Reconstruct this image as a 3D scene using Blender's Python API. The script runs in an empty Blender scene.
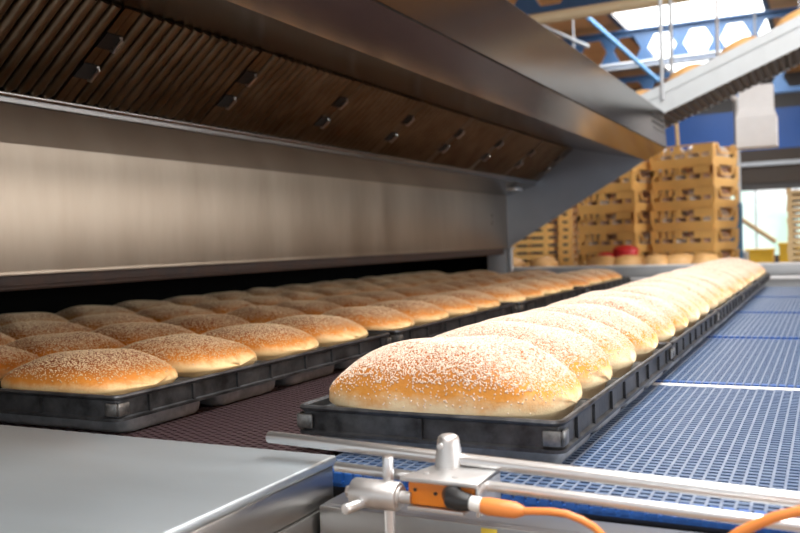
import bpy, bmesh, math, random
import numpy as np
from mathutils import Vector, Matrix
PI = math.pi
S = 0.27                    # one layout unit in metres
CAMZ = 1.25                 # camera height; layout coordinates are relative to the camera
FLOOR = -CAMZ / S
random.seed(7)
rng = np.random.default_rng(11)
sc = bpy.context.scene
C = sc.collection


def W(p):
    return Vector((p[0] * S, p[1] * S, p[2] * S + CAMZ))


# ------------------------------------------------------------------ mesh builder
class MB:
    def __init__(self):
        self.bm = bmesh.new()

    def _new(self, verts, mat):
        for v in verts:
            v.co = mat @ v.co

    def box(self, x0, x1, y0, y1, z0, z1, bev=0.0, seg=2):
        vs = [self.bm.verts.new(c) for c in ((x0, y0, z0), (x1, y0, z0), (x1, y1, z0), (x0, y1, z0),
                                              (x0, y0, z1), (x1, y0, z1), (x1, y1, z1), (x0, y1, z1))]
        fs = [self.bm.faces.new([vs[i] for i in f]) for f in
              ((3, 2, 1, 0), (4, 5, 6, 7), (0, 1, 5, 4), (1, 2, 6, 5), (2, 3, 7, 6), (3, 0, 4, 7))]
        if bev > 0:
            es = list({e for f in fs for e in f.edges})
            bmesh.ops.bevel(self.bm, geom=es, offset=bev, segments=seg, affect='EDGES', profile=0.5)
        return self

    def hexa(self, bottom, top, bev=0.0):
        """box from four bottom corners and four top corners (counter-clockwise seen from above)"""
        vs = [self.bm.verts.new(c) for c in list(bottom) + list(top)]
        fs = [self.bm.faces.new([vs[i] for i in f]) for f in
              ((3, 2, 1, 0), (4, 5, 6, 7), (0, 1, 5, 4), (1, 2, 6, 5), (2, 3, 7, 6), (3, 0, 4, 7))]
        if bev > 0:
            es = list({e for f in fs for e in f.edges})
            bmesh.ops.bevel(self.bm, geom=es, offset=bev, segments=2, affect='EDGES', profile=0.5)
        return self

    def cyl(self, a, b, r, r2=None, n=20, caps=True, bev=0.0):
        a = Vector(a); b = Vector(b); r2 = r if r2 is None else r2
        d = b - a
        q = d.to_track_quat('Z', 'Y').to_matrix().to_4x4()
        m = Matrix.Translation(a) @ q
        L = d.length
        prof = [(r, 0), (r2, L)] if bev <= 0 else [(r - bev, 0), (r - bev * .3, bev * .3), (r, bev), (r2, L - bev), (r2 - bev * .3, L - bev * .3), (r2 - bev, L)]
        rings = []
        for (rr, z) in prof:
            rings.append([self.bm.verts.new(m @ Vector((rr * math.cos(2 * PI * k / n), rr * math.sin(2 * PI * k / n), z))) for k in range(n)])
        for i in range(len(rings) - 1):
            for k in range(n):
                self.bm.faces.new((rings[i][k], rings[i][(k + 1) % n], rings[i + 1][(k + 1) % n], rings[i + 1][k]))
        if caps:
            self.bm.faces.new(list(reversed(rings[0]))); self.bm.faces.new(rings[-1])
        return self

    def tube(self, pts, r, n=12):
        pts = [Vector(p) for p in pts]
        rings = []
        up = Vector((0.13, 0.21, 1)).normalized()
        for i, p in enumerate(pts):
            d = (pts[min(i + 1, len(pts) - 1)] - pts[max(i - 1, 0)]).normalized()
            x = d.cross(up)
            if x.length < 1e-3: x = d.cross(Vector((1, 0, 0)))
            x.normalize(); y = x.cross(d).normalized()
            rr = r[i] if isinstance(r, (list, tuple)) else r
            rings.append([self.bm.verts.new(p + x * rr * math.cos(2 * PI * k / n) + y * rr * math.sin(2 * PI * k / n)) for k in range(n)])
        for i in range(len(rings) - 1):
            for k in range(n):
                self.bm.faces.new((rings[i][k], rings[i][(k + 1) % n], rings[i + 1][(k + 1) % n], rings[i + 1][k]))
        self.bm.faces.new(list(reversed(rings[0]))); self.bm.faces.new(rings[-1])
        return self

    def lathe(self, c, prof, n=28, sx=1, sy=1):
        rings = [[self.bm.verts.new((c[0] + sx * r * math.cos(2 * PI * k / n), c[1] + sy * r * math.sin(2 * PI * k / n), c[2] + z)) for k in range(n)] for r, z in prof]
        for i in range(len(rings) - 1):
            for k in range(n):
                self.bm.faces.new((rings[i][k], rings[i][(k + 1) % n], rings[i + 1][(k + 1) % n], rings[i + 1][k]))
        self.bm.faces.new(list(reversed(rings[0]))); self.bm.faces.new(rings[-1])
        return self

    def prism_y(self, poly, y0, y1):
        """extrude an (x,z) polygon along y"""
        a = [self.bm.verts.new((p[0], y0, p[1])) for p in poly]
        b = [self.bm.verts.new((p[0], y1, p[1])) for p in poly]
        n = len(poly)
        self.bm.faces.new(a); self.bm.faces.new(list(reversed(b)))
        for i in range(n):
            self.bm.faces.new((a[(i + 1) % n], a[i], b[i], b[(i + 1) % n]))
        return self

    def prism_x(self, poly, x0, x1):
        """extrude a (y,z) polygon along x"""
        a = [self.bm.verts.new((x0, p[0], p[1])) for p in poly]
        b = [self.bm.verts.new((x1, p[0], p[1])) for p in poly]
        n = len(poly)
        self.bm.faces.new(a); self.bm.faces.new(list(reversed(b)))
        for i in range(n):
            self.bm.faces.new((a[(i + 1) % n], a[i], b[i], b[(i + 1) % n]))
        return self

    def prism_z(self, poly, z0, z1):
        a = [self.bm.verts.new((p[0], p[1], z0)) for p in poly]
        b = [self.bm.verts.new((p[0], p[1], z1)) for p in poly]
        n = len(poly)
        self.bm.faces.new(list(reversed(a))); self.bm.faces.new(b)
        for i in range(n):
            self.bm.faces.new((a[i], a[(i + 1) % n], b[(i + 1) % n], b[i]))
        return self

    def plate(self, a, b, y0, y1, t):
        """sheet along y whose (x,z) section runs from a to b with thickness t"""
        ax, az = a; bx, bz = b
        dx, dz = bx - ax, bz - az
        L = math.hypot(dx, dz); nx, nz = -dz / L * t, dx / L * t
        return self.prism_y([(ax, az), (bx, bz), (bx + nx, bz + nz), (ax + nx, az + nz)], y0, y1)

    def build(self, name, mat, parent=None, loc=None, smooth=False, angle=40):
        bmesh.ops.recalc_face_normals(self.bm, faces=self.bm.faces[:])
        for v in self.bm.verts: v.co *= S
        me = bpy.data.meshes.new(name)
        self.bm.to_mesh(me); self.bm.free()
        me.materials.append(mat)
        if smooth:
            me.shade_smooth()
            me.set_sharp_from_angle(angle=math.radians(angle))
        return link(name, me, parent, loc)


def link(name, me, parent=None, loc=None):
    o = bpy.data.objects.new(name, me); C.objects.link(o)
    if parent is not None:
        o.parent = parent
        if loc is not None: o.location = Vector(loc) * S
    else:
        o.location = W(loc) if loc is not None else W((0, 0, 0))
    return o


def tag(o, label, cat, group=None, kind=None):
    o['label'] = label; o['category'] = cat
    if group: o['group'] = group
    if kind: o['kind'] = kind
    return o


def thing(name, label, cat, loc=(0, 0, 0), rotz=0, group=None):
    o = bpy.data.objects.new(name, None); C.objects.link(o)
    o.empty_display_size = .05
    o.location = W(loc); o.rotation_euler = (0, 0, rotz)
    return tag(o, label, cat, group)


def structure(o):
    o['kind'] = 'structure'
    return o


def dup(root, loc, label, rotz=0, group=None):
    r = root.copy(); C.objects.link(r); r.location = W(loc); r.rotation_euler = (0, 0, rotz)
    r['label'] = label
    if group: r['group'] = group
    for ch in list(root.children):
        c = ch.copy(); C.objects.link(c); c.parent = r
        for g in list(ch.children):
            d = g.copy(); C.objects.link(d); d.parent = c
    return r


ORD = ['first', 'second', 'third', 'fourth', 'fifth', 'sixth', 'seventh', 'eighth', 'ninth', 'tenth', 'eleventh', 'twelfth',
       'thirteenth', 'fourteenth', 'fifteenth', 'sixteenth', 'seventeenth', 'eighteenth', 'nineteenth', 'twentieth']


# ------------------------------------------------------------------ materials
def base_mat(name):
    m = bpy.data.materials.new(name); m.use_nodes = True
    nt = m.node_tree
    return m, nt, nt.nodes['Principled BSDF']


def N(nt, t, **kw):
    n = nt.nodes.new(t)
    for k, v in kw.items():
        if k in n.inputs: n.inputs[k].default_value = v
        else: setattr(n, k, v)
    return n


def ramp(nt, stops):
    r = nt.nodes.new('ShaderNodeValToRGB')
    el = r.color_ramp.elements
    while len(el) < len(stops): el.new(0.5)
    for e, (p, c) in zip(el, stops):
        e.position = p; e.color = (*c, 1) if len(c) == 3 else c
    return r


def mat(name, col, rough=.5, metal=0.0, var=.12, scale=8.0, col2=None, bump=0.0, spec=None, stretch=(1, 1, 1), rvar=.12, bscale=None, detail=5.0):
    """principled surface whose colour and gloss wander with a noise"""
    m, nt, p = base_mat(name)
    tc = N(nt, 'ShaderNodeTexCoord'); mp = N(nt, 'ShaderNodeMapping'); mp.inputs['Scale'].default_value = stretch
    nt.links.new(tc.outputs['Object'], mp.inputs['Vector'])
    no = N(nt, 'ShaderNodeTexNoise', Scale=scale, Detail=detail, Roughness=.6)
    nt.links.new(mp.outputs['Vector'], no.inputs['Vector'])
    c2 = col2 if col2 else tuple(max(0, c * (1 - 2 * var)) for c in col)
    r = ramp(nt, [(.3, c2), (.68, col)])
    nt.links.new(no.outputs['Fac'], r.inputs['Fac']); nt.links.new(r.outputs['Color'], p.inputs['Base Color'])
    mr = N(nt, 'ShaderNodeMapRange'); mr.inputs['To Min'].default_value = max(.03, rough - rvar); mr.inputs['To Max'].default_value = min(1, rough + rvar)
    nt.links.new(no.outputs['Fac'], mr.inputs['Value']); nt.links.new(mr.outputs['Result'], p.inputs['Roughness'])
    p.inputs['Metallic'].default_value = metal
    if spec is not None: p.inputs['Specular IOR Level'].default_value = spec
    if bump > 0:
        nb = N(nt, 'ShaderNodeTexNoise', Scale=bscale or scale * 3, Detail=4.0)
        nt.links.new(mp.outputs['Vector'], nb.inputs['Vector'])
        b = N(nt, 'ShaderNodeBump', Strength=bump, Distance=.004)
        nt.links.new(nb.outputs['Fac'], b.inputs['Height']); nt.links.new(b.outputs['Normal'], p.inputs['Normal'])
    return m


def emit_mat(name, stops, strength, scale=3.0):
    m = bpy.data.materials.new(name); m.use_nodes = True
    nt = m.node_tree; nt.nodes.clear()
    out = nt.nodes.new('ShaderNodeOutputMaterial'); e = nt.nodes.new('ShaderNodeEmission')
    tc = N(nt, 'ShaderNodeTexCoord'); no = N(nt, 'ShaderNodeTexNoise', Scale=scale, Detail=3.0)
    nt.links.new(tc.outputs['Object'], no.inputs['Vector'])
    r = ramp(nt, stops); nt.links.new(no.outputs['Fac'], r.inputs['Fac'])
    nt.links.new(r.outputs['Color'], e.inputs['Color']); e.inputs['Strength'].default_value = strength
    nt.links.new(e.outputs['Emission'], out.inputs['Surface'])
    return m


def loaf_mat(name, pale, gold, brown, ztop, lo=.08):
    m, nt, p = base_mat(name)
    tc = N(nt, 'ShaderNodeTexCoord'); sep = N(nt, 'ShaderNodeSeparateXYZ')
    nt.links.new(tc.outputs['Object'], sep.inputs['Vector'])
    oi = N(nt, 'ShaderNodeObjectInfo')
    va = N(nt, 'ShaderNodeVectorMath', operation='ADD')
    nt.links.new(tc.outputs['Object'], va.inputs[0]); nt.links.new(oi.outputs['Random'], va.inputs[1])
    n1 = N(nt, 'ShaderNodeTexNoise', Scale=26.0, Detail=4.0, Roughness=.6); nt.links.new(va.outputs['Vector'], n1.inputs['Vector'])
    n2 = N(nt, 'ShaderNodeTexNoise', Scale=160.0, Detail=4.0, Roughness=.65); nt.links.new(va.outputs['Vector'], n2.inputs['Vector'])
    mr = N(nt, 'ShaderNodeMapRange'); mr.clamp = False
    mr.inputs['From Min'].default_value = 0; mr.inputs['From Max'].default_value = ztop
    nt.links.new(sep.outputs['Z'], mr.inputs['Value'])
    s1 = N(nt, 'ShaderNodeMath', operation='MULTIPLY_ADD'); s1.inputs[1].default_value = .42; s1.inputs[2].default_value = -.21
    nt.links.new(n1.outputs['Fac'], s1.inputs[0])
    s2 = N(nt, 'ShaderNodeMath', operation='ADD'); nt.links.new(mr.outputs['Result'], s2.inputs[0]); nt.links.new(s1.outputs['Value'], s2.inputs[1])
    s3 = N(nt, 'ShaderNodeMath', operation='MULTIPLY_ADD'); s3.inputs[1].default_value = .16
    nt.links.new(n2.outputs['Fac'], s3.inputs[0]); nt.links.new(s2.outputs['Value'], s3.inputs[2])
    s4 = N(nt, 'ShaderNodeMath', operation='MULTIPLY_ADD'); s4.inputs[1].default_value = .16; s4.inputs[2].default_value = -.16
    nt.links.new(oi.outputs['Random'], s4.inputs[0])
    s5 = N(nt, 'ShaderNodeMath', operation='ADD'); nt.links.new(s3.outputs['Value'], s5.inputs[0]); nt.links.new(s4.outputs['Value'], s5.inputs[1])
    r = ramp(nt, [(lo, pale), (lo + .10, tuple((a * .6 + b * .4) for a, b in zip(pale, gold))), (lo + .24, gold), (.80, brown)])
    nt.links.new(s5.outputs['Value'], r.inputs['Fac']); nt.links.new(r.outputs['Color'], p.inputs['Base Color'])
    p.inputs['Roughness'].default_value = .5
    p.inputs['Specular IOR Level'].default_value = .35
    p.inputs['Subsurface Weight'].default_value = 0.0
    b = N(nt, 'ShaderNodeBump', Strength=.35, Distance=.003)
    nt.links.new(n2.outputs['Fac'], b.inputs['Height']); nt.links.new(b.outputs['Normal'], p.inputs['Normal'])
    return m


M = {}
M['steel'] = mat('brushed_steel', (.60, .58, .55), .30, 1, var=.07, scale=3.0, stretch=(1, .25, 1), rvar=.06)
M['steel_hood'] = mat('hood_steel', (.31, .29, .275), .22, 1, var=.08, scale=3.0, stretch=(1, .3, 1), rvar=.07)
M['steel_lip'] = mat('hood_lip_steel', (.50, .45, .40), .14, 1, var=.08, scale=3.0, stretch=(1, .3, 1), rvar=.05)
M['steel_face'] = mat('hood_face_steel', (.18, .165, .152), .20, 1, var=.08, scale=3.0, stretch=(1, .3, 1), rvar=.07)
M['steel_grey'] = mat('dull_channel_steel', (.36, .36, .36), .4, 1, var=.06, scale=5.0, rvar=.06)
M['steel_panel'] = mat('worn_oven_steel', (.37, .305, .24), .44, 1, col2=(.265, .21, .16), scale=2.6, stretch=(1, 1.6, .35), rvar=.1)
M['steel_end'] = mat('bluish_steel', (.35, .41, .50), .34, .7, var=.05, scale=4.0, rvar=.08)
M['steel_table'] = mat('table_steel', (.57, .625, .66), .45, 1, var=.05, scale=5.0, stretch=(.3, 1, 1), rvar=.06)
M['steel_bright'] = mat('polished_rod_steel', (.78, .78, .78), .36, 1, var=.02, scale=4., rvar=.03)
M['cast'] = mat('cast_clamp_steel', (.66, .65, .64), .46, 1, var=.05, scale=40., rvar=.08, bump=.06)
M['baffle'] = mat('greasy_baffle_steel', (.235, .19, .135), .38, 1, col2=(.135, .098, .06), scale=9., rvar=.1)
M['filter_dark'] = mat('dark_slot', (.012, .011, .01), .7, 0, scale=9.)
M['rust'] = mat('rusty_flange', (.05, .022, .012), .7, .1, col2=(.02, .010, .007), scale=14., bump=.15)
M['black'] = mat('oven_shade_black', (.003, .0028, .0025), .95, 0, scale=6., spec=.05)  # near-black colour stands in for the shade inside the oven slot
M['tray'] = mat('worn_black_tin', (.12, .122, .128), .40, .7, col2=(.028, .028, .03), scale=22., rvar=.14, bump=.12)
M['tin'] = mat('grey_baking_tin', (.52, .54, .57), .42, .45, col2=(.28, .30, .32), scale=30., rvar=.14, bump=.1)
M['bracket'] = mat('scuffed_bracket', (.34, .33, .315), .40, .8, col2=(.09, .09, .09), scale=45., rvar=.12)
M['brown_belt'] = mat('plum_brown_plastic', (.05, .027, .030), .45, 0, col2=(.03, .016, .018), scale=40.)
M['blue_belt'] = mat('worn_blue_plastic', (.12, .175, .28), .42, 0, col2=(.05, .095, .20), scale=30.)
M['blue_rod'] = mat('pale_blue_rod', (.22, .26, .34), .42, 0, col2=(.13, .17, .26), scale=30.)
M['brown_rod'] = mat('brown_rod', (.06, .036, .039), .42, 0, scale=30.)
M['belt_bed'] = mat('dark_belt_bed', (.022, .03, .055), .6, 0, scale=20.)
M['brown_bed'] = mat('dark_brown_bed', (.018, .013, .014), .6, 0, scale=20.)
M['blue_edge'] = mat('saturated_blue_plastic', (.022, .11, .40), .35, 0, scale=40.)
M['white_strip'] = mat('white_plastic', (.80, .80, .78), .45, 0, var=.05, scale=20.)
M['white_paint'] = mat('white_painted_metal', (.84, .85, .86), .45, 0, var=.04, scale=6.)
M['conveyor_white'] = mat('pale_grey_conveyor_paint', (.55, .585, .60), .45, 0, var=.04, scale=6.)
M['grey_paint'] = mat('grey_painted_metal', (.42, .44, .46), .45, .2, var=.06, scale=6.)
M['crate'] = mat('ochre_plastic', (.88, .52, .165), .45, 0, var=.08, scale=5.)
M['board'] = mat('pale_wood_board', (.72, .52, .27), .6, 0, var=.12, scale=8., stretch=(.4, 4, 4))
M['bag'] = mat('bagged_bread', (.72, .50, .38), .30, 0, col2=(.42, .20, .11), scale=24.)
M['bag_white'] = mat('white_bagged_bread', (.85, .80, .74), .30, 0, col2=(.62, .45, .32), scale=24.)
M['roll'] = mat('golden_roll', (.82, .52, .24), .5, 0, col2=(.66, .36, .12), scale=10.)
M['red'] = mat('red_plastic', (.72, .03, .035), .35, 0, var=.06, scale=8.)
M['orange'] = mat('orange_plastic', (.80, .235, .015), .35, 0, var=.05, scale=40.)
M['orange_cable'] = mat('orange_cable_jacket', (.82, .27, .06), .42, 0, var=.05, scale=40.)
M['black_plastic'] = mat('black_plastic', (.02, .02, .021), .35, 0, scale=40.)
M['yellow'] = mat('yellow_sticker', (.80, .62, .06), .5, 0, var=.04, scale=40.)
M['yellow_bin'] = mat('yellow_plastic', (.82, .52, .04), .4, 0, var=.06, scale=6.)
M['blue_beam'] = mat('blue_painted_beam', (.04, .105, .23), .45, 0, var=.1, scale=4.)
M['blue_wall'] = mat('blue_wall_paint', (.012, .07, .27), .5, 0, var=.06, scale=2.)
M['blue_sheet'] = mat('blue_sheet', (.08, .24, .46), .5, 0, var=.08, scale=4.)
M['wood_ceiling'] = mat('orange_wood_ceiling', (.62, .34, .13), .6, 0, col2=(.48, .24, .08), scale=3., stretch=(.3, 6, 1))
M['duct'] = mat('beige_pipe', (.62, .50, .32), .45, 0, var=.05, scale=6.)
M['brown_wall'] = mat('dark_brown_wall', (.032, .019, .010), .6, 0, var=.1, scale=3.)
M['wall'] = mat('grey_brown_wall', (.05, .047, .045), .7, 0, var=.1, scale=2.)
M['wall_right'] = mat('hall_wall', (.30, .26, .22), .7, 0, var=.1, scale=1.5)
M['floor'] = mat('reddish_tile_floor', (.34, .24, .18), .45, 0, var=.12, scale=5.)
M['dark_roof'] = mat('dark_steelwork', (.045, .045, .05), .5, .3, scale=5.)
M['rubber'] = mat('dark_belt_rubber', (.05, .042, .042), .6, 0, scale=10.)
M['skylight'] = emit_mat('daylit_skylight', [(.3, (.93, .97, 1)), (.7, (1, 1, 1))], 3.2, .3)
M['window'] = emit_mat('daylit_window', [(.3, (.55, .78, .62)), (.48, (.85, 1, .95)), (.62, (1, 1, 1)), (.78, (.62, .85, .95))], 1.15, .9)
M['window_fill'] = emit_mat('hall_fill_window', [(.3, (.92, .97, 1)), (.7, (1, 1, 1))], 8.0, .5)  # unseen windows, brightened as fill for the loaves under the hood
M['seed'] = mat('sesame_seed', (.92, .78, .65), .42, 0, col2=(.68, .47, .33), scale=170., detail=1.0)
M['seed_toasted'] = mat('toasted_sesame_seed', (.84, .68, .45), .42, 0, col2=(.58, .38, .20), scale=170., detail=1.0)
M['crust'] = loaf_mat('sesame_crust', (.90, .64, .32), (.66, .235, .030), (.27, .070, .011), .27 * S)
M['crust_big'] = loaf_mat('sesame_crust_golden', (.92, .72, .44), (.76, .31, .045), (.40, .125, .028), .42 * S, .09)


# ------------------------------------------------------------------ bread
def loaf_geometry(L, Wd, H, depth, seed, pe, ez):
    r = np.random.default_rng(seed)
    ns, nth = 48, 24
    ph = r.uniform(0, 6.28, 8)
    u = np.linspace(-1, 1, ns + 1)
    s = np.sin(u * PI / 2) * .8 + u * .2
    s = np.clip(s / abs(s[0]), -1, 1)
    verts = []; faces = []
    skew = r.uniform(-.08, .08)
    ends = [(.86, .80, .012), (.55, .48, .022), (.0, .0, .026)]          # rounding of the two blunt end faces
    stations = [(-1, a, b, -c) for a, b, c in reversed(ends)] + [(float(si), 1, 1, 0) for si in s] + [(1, a, b, c) for a, b, c in ends]
    ns = len(stations) - 1
    for i, (si, fw_, fh_, ex) in enumerate(stations):
        a = min(abs(si), 1.0)
        w = fw_ * Wd * (.46 + .54 * max(0, 1 - a ** 3.6) ** .55)
        hh = fh_ * H * (.20 + .80 * max(0, 1 - abs(si - skew * (1 - a)) ** pe) ** .8)
        for j in range(nth + 1):
            th = PI * j / nth
            c, sn = math.cos(th), math.sin(th)
            y = w * math.copysign(abs(c) ** .82, c)
            z = .012 + hh * sn ** ez * (1 + .02 * math.sin(3.1 * si * 2 + ph[0]) + .02 * math.sin(5 * c + 4 * si + ph[1]))
            x = L * si * (1 + .02 * math.sin(2.2 * c + ph[2]) * sn) + .012 * math.sin(7 * c + ph[3]) * fw_ + ex
            y += fw_ * Wd * .015 * math.sin(4 * si + ph[4]) * (.4 + .6 * sn)
            verts.append((x, y, z))
    nj = nth + 1
    for i in range(ns):
        for j in range(nth):
            faces.append((i * nj + j, (i + 1) * nj + j, (i + 1) * nj + j + 1, i * nj + j + 1))
    ring = [i * nj for i in range(ns + 1)] + [i * nj + nth for i in range(ns, -1, -1)]   # outline of the crown
    prev = ring
    for (sc_, z) in ((.985, .0), (.81, -.05), (.735, -depth)):
        cur = []
        for k in ring:
            x, y, _ = verts[k]
            cur.append(len(verts)); verts.append((x * (.985 if sc_ > .9 else (.945 if sc_ > .8 else .87)), y * sc_, z))
        n = len(ring)
        for q in range(n):
            faces.append((prev[q], prev[(q + 1) % n], cur[(q + 1) % n], cur[q]))
        prev = cur
    faces.append(tuple(prev))
    return np.array(verts), faces


def loaf_mesh(name, geo, material):
    v, f = geo
    me = bpy.data.meshes.new(name)
    me.from_pydata([tuple(p * S) for p in v], [], f)
    bm = bmesh.new(); bm.from_mesh(me)
    bmesh.ops.remove_doubles(bm, verts=bm.verts[:], dist=2e-5)
    bmesh.ops.recalc_face_normals(bm, faces=bm.faces[:])
    bm.to_mesh(me); bm.free()
    me.materials.append(material); me.shade_smooth()
    return me


def seed_mesh(name, me, count, zmin, H, seed, sm):
    """sesame seeds lying on the crown of a loaf, denser towards its top"""
    r = np.random.default_rng(seed)
    me.calc_loop_triangles()
    co = np.array([v.co[:] for v in me.vertices]) / S
    tri = np.array([t.vertices[:] for t in me.loop_triangles])
    A, B, D = co[tri[:, 0]], co[tri[:, 1]], co[tri[:, 2]]
    nr = np.cross(B - A, D - A); ar = np.linalg.norm(nr, axis=1) + 1e-12; nr = nr / ar[:, None]
    zc = (A + B + D)[:, 2] / 3
    dens = np.clip((zc - zmin) / (.40 * H), 0, 1) ** .9 * (np.clip(nr[:, 2], 0, 1) * .75 + .25)
    dens[zc < zmin] = 0
    pr = ar * dens; pr /= pr.sum()
    t = r.choice(len(tri), count, p=pr)
    a, b = r.random(count), r.random(count)
    fl = a + b > 1; a[fl] = 1 - a[fl]; b[fl] = 1 - b[fl]
    P = A[t] + (B[t] - A[t]) * a[:, None] + (D[t] - A[t]) * b[:, None]
    n = nr[t] + r.normal(0, .22, (count, 3)); n /= np.linalg.norm(n, axis=1)[:, None]
    h = r.normal(0, 1, (count, 3)); tx = np.cross(n, h); tx /= np.linalg.norm(tx, axis=1)[:, None]
    ty = np.cross(n, tx)
    sz = r.uniform(.8, 1.2, count)[:, None]
    l, w, d = .0085 * sz, .0052 * sz, .0032 * sz
    c = P + n * d * .6
    vv = np.stack([c + tx * l, c + ty * w, c - tx * l * .85, c - ty * w, c + n * d, c - n * d], axis=1).reshape(-1, 3) * S
    base = np.array([[0, 1, 4], [1, 2, 4], [2, 3, 4], [3, 0, 4], [1, 0, 5], [2, 1, 5], [3, 2, 5], [0, 3, 5]])
    ff = (base[None] + (np.arange(count) * 6)[:, None, None]).reshape(-1, 3)
    m2 = bpy.data.meshes.new(name)
    m2.vertices.add(len(vv)); m2.vertices.foreach_set('co', vv.astype(np.float32).ravel())
    m2.loops.add(len(ff) * 3); m2.loops.foreach_set('vertex_index', ff.astype(np.int32).ravel())
    m2.polygons.add(len(ff)); m2.polygons.foreach_set('loop_start', np.arange(0, len(ff) * 3, 3, dtype=np.int32))
    m2.polygons.foreach_set('loop_total', np.full(len(ff), 3, dtype=np.int32))
    m2.update(calc_edges=True); m2.materials.append(sm); m2.shade_smooth()
    return m2


def loaf_variants(n, L, Wd, H, depth, crust, count, seed0, pe, ez, sm):
    out = []
    for k in range(n):
        me = loaf_mesh('bread_loaf', loaf_geometry(L, Wd, H, depth, seed0 + k, pe, ez), crust)
        out.append((me, seed_mesh('sesame_seeds', me, count, .07, H, seed0 + 50 + k, sm)))
    return out


def place_loaf(var, loc, rz, label, group):
    o = link('bread_loaf', var[0], None, loc)
    o.rotation_euler = (0, 0, rz)
    tag(o, label, 'bread', group)
    s = link('sesame_seeds', var[1], o)
    s['kind'] = 'stuff'; s['label'] = 'pale sesame seeds'
    return o


# ------------------------------------------------------------------ baking trays
BELT = -1.285
RIMH = .285


def rrect(x0, x1, y0, y1, r, n=5):
    pts = []
    for (cx, cy, a0) in ((x1 - r, y0 + r, -PI / 2), (x1 - r, y1 - r, 0), (x0 + r, y1 - r, PI / 2), (x0 + r, y0 + r, PI)):
        for k in range(n + 1):
            a = a0 + PI / 2 * k / n
            pts.append((cx + r * math.cos(a), cy + r * math.sin(a)))
    return pts


def loft(mb, loops, close_bottom=False):
    rings = [[mb.bm.verts.new(p) for p in lp] for lp in loops]
    n = len(rings[0])
    for i in range(len(rings) - 1):
        for k in range(n):
            mb.bm.faces.new((rings[i][k], rings[i][(k + 1) % n], rings[i + 1][(k + 1) % n], rings[i + 1][k]))
    if close_bottom: mb.bm.faces.new(rings[-1])


def make_tray(w, L, ps, yf, n, label, group, tin_l, tin_w, y0):
    """origin at the middle of the front edge, on the belt"""
    pitch = ps
    t = thing('baking_tray', label, 'baking tray', (0, 0, 0), 0, group)
    f = MB()
    zt, zb = RIMH, RIMH - .165
    x0, x1, y1 = -w / 2, w / 2, L
    # upright band, outside then inside, with rolled rim and a bottom flange
    prof = [(0.0, zb - .008), (-.012, zb - .008), (-.012, zb + .012), (.012, zb + .02), (.012, zt - .03), (-.004, zt - .022), (-.012, zt - .006), (-.004, zt + .008), (.014, zt + .01), (.028, zt - .004), (.03, zt - .03), (.03, zb)]
    loops = []
    for (ins, z) in prof:
        loops.append([(x, y, z) for x, y in rrect(x0 + ins, x1 - ins, y0 + ins, y1 - ins, .06 - min(ins, .03))])
    loft(f, loops)
    # plate between the tins
    zp = zt - .045
    gx = (w - tin_l) / 2
    f.box(x0 + .03, x0 + gx, y0 + .03, L - .03, zp - .01, zp)
    f.box(x1 - gx, x1 - .03, y0 + .03, L - .03, zp - .01, zp)
    ys = [yf + ps * k for k in range(n)]
    edges = [y0 + .03] + [v for y in ys for v in (y - tin_w / 2, y + tin_w / 2)] + [L - .03]
    for k in range(0, len(edges), 2):
        f.box(x0 + gx, x1 - gx, edges[k], edges[k + 1], zp - .01, zp)
    # pressed ribs on the band
    f.box(-.012, .012, y0 - .006, y0 + .015, zb + .015, zt - .03)
    for k in range(n):
        for dy in (-.22, .24):
            for xs in (x0, x1):
                f.box(xs - .006 if xs < 0 else xs - .016, xs + .016 if xs < 0 else xs + .006, ys[k] + dy * pitch - .012, ys[k] + dy * pitch + .012, zb + .015, zt - .03)
    f.build('frame', M['tray'], t, smooth=True, angle=35)
    for k in range(n):
        q = MB()
        lo = []
        for (sc_x, sc_y, z) in ((1, 1, zp - .002), (.99, .97, zp - .12), (.975, .93, .025), (.95, .89, 0.0)):
            hx, hy = tin_l / 2 * sc_x, tin_w / 2 * sc_y
            lo.append([(x, y + ys[k], z) for x, y in rrect(-hx, hx, -hy, hy, .09)])
        loft(q, lo, True)
        o = q.build('tin', M['tin'], t, smooth=True, angle=50)
    for sx in (-1, 1):
        for yy in (0, 1):
            b = MB()
            xc = sx * (w / 2 - .055); yc = y0 + .055 if yy == 0 else L - .055
            oy = -1 if yy == 0 else 1
            b.box(xc - .055, xc + .055, min(yc + oy * .052, yc + oy * .068), max(yc + oy * .052, yc + oy * .068), zb + .03, zt - .045, bev=.012)
            b.box(min(xc + sx * .052, xc + sx * .068), max(xc + sx * .052, xc + sx * .068), yc - .055, yc + .055, zb + .03, zt - .045, bev=.012)
            b.build('corner_bracket', M['bracket'], t, smooth=True)
    return t


big = loaf_variants(4, .755, .53, .375, .235, M['crust_big'], 24000, 100, 2.5, .38, M['seed'])
small = loaf_variants(5, .625, .50, .24, .235, M['crust'], 5600, 200, 2.2, .78, M['seed_toasted'])

# right-hand row: five trays of four loaves
RX = -2.17; RY0 = 4.665; RP = .925
tray_r = None
RG = 'baking trays in the sunlit right-hand row'
cnt = 0
for k in range(5):
    lab = 'black four-loaf baking tray in sunlit right-hand row, %s from the front' % ORD[k]
    loc = (RX, RY0 + k * 4 * RP, BELT)
    if tray_r is None:
        tray_r = make_tray(1.70, 4 * RP - .09, .895, .445, 4, lab, RG, 1.62, .86, -.08); tray_r.location = W(loc)
    else:
        dup(tray_r, loc, lab)
    for j in range(4):
        y = loc[1] + .445 + .895 * j
        place_loaf(big[rng.integers(4)], (RX, y, -1.0), PI * int(rng.integers(2)),
                   'pale sesame loaf in the sunlit right-hand row, %s from the front' % ORD[cnt], 'sesame loaves in the sunlit right-hand row')
        cnt += 1

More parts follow.
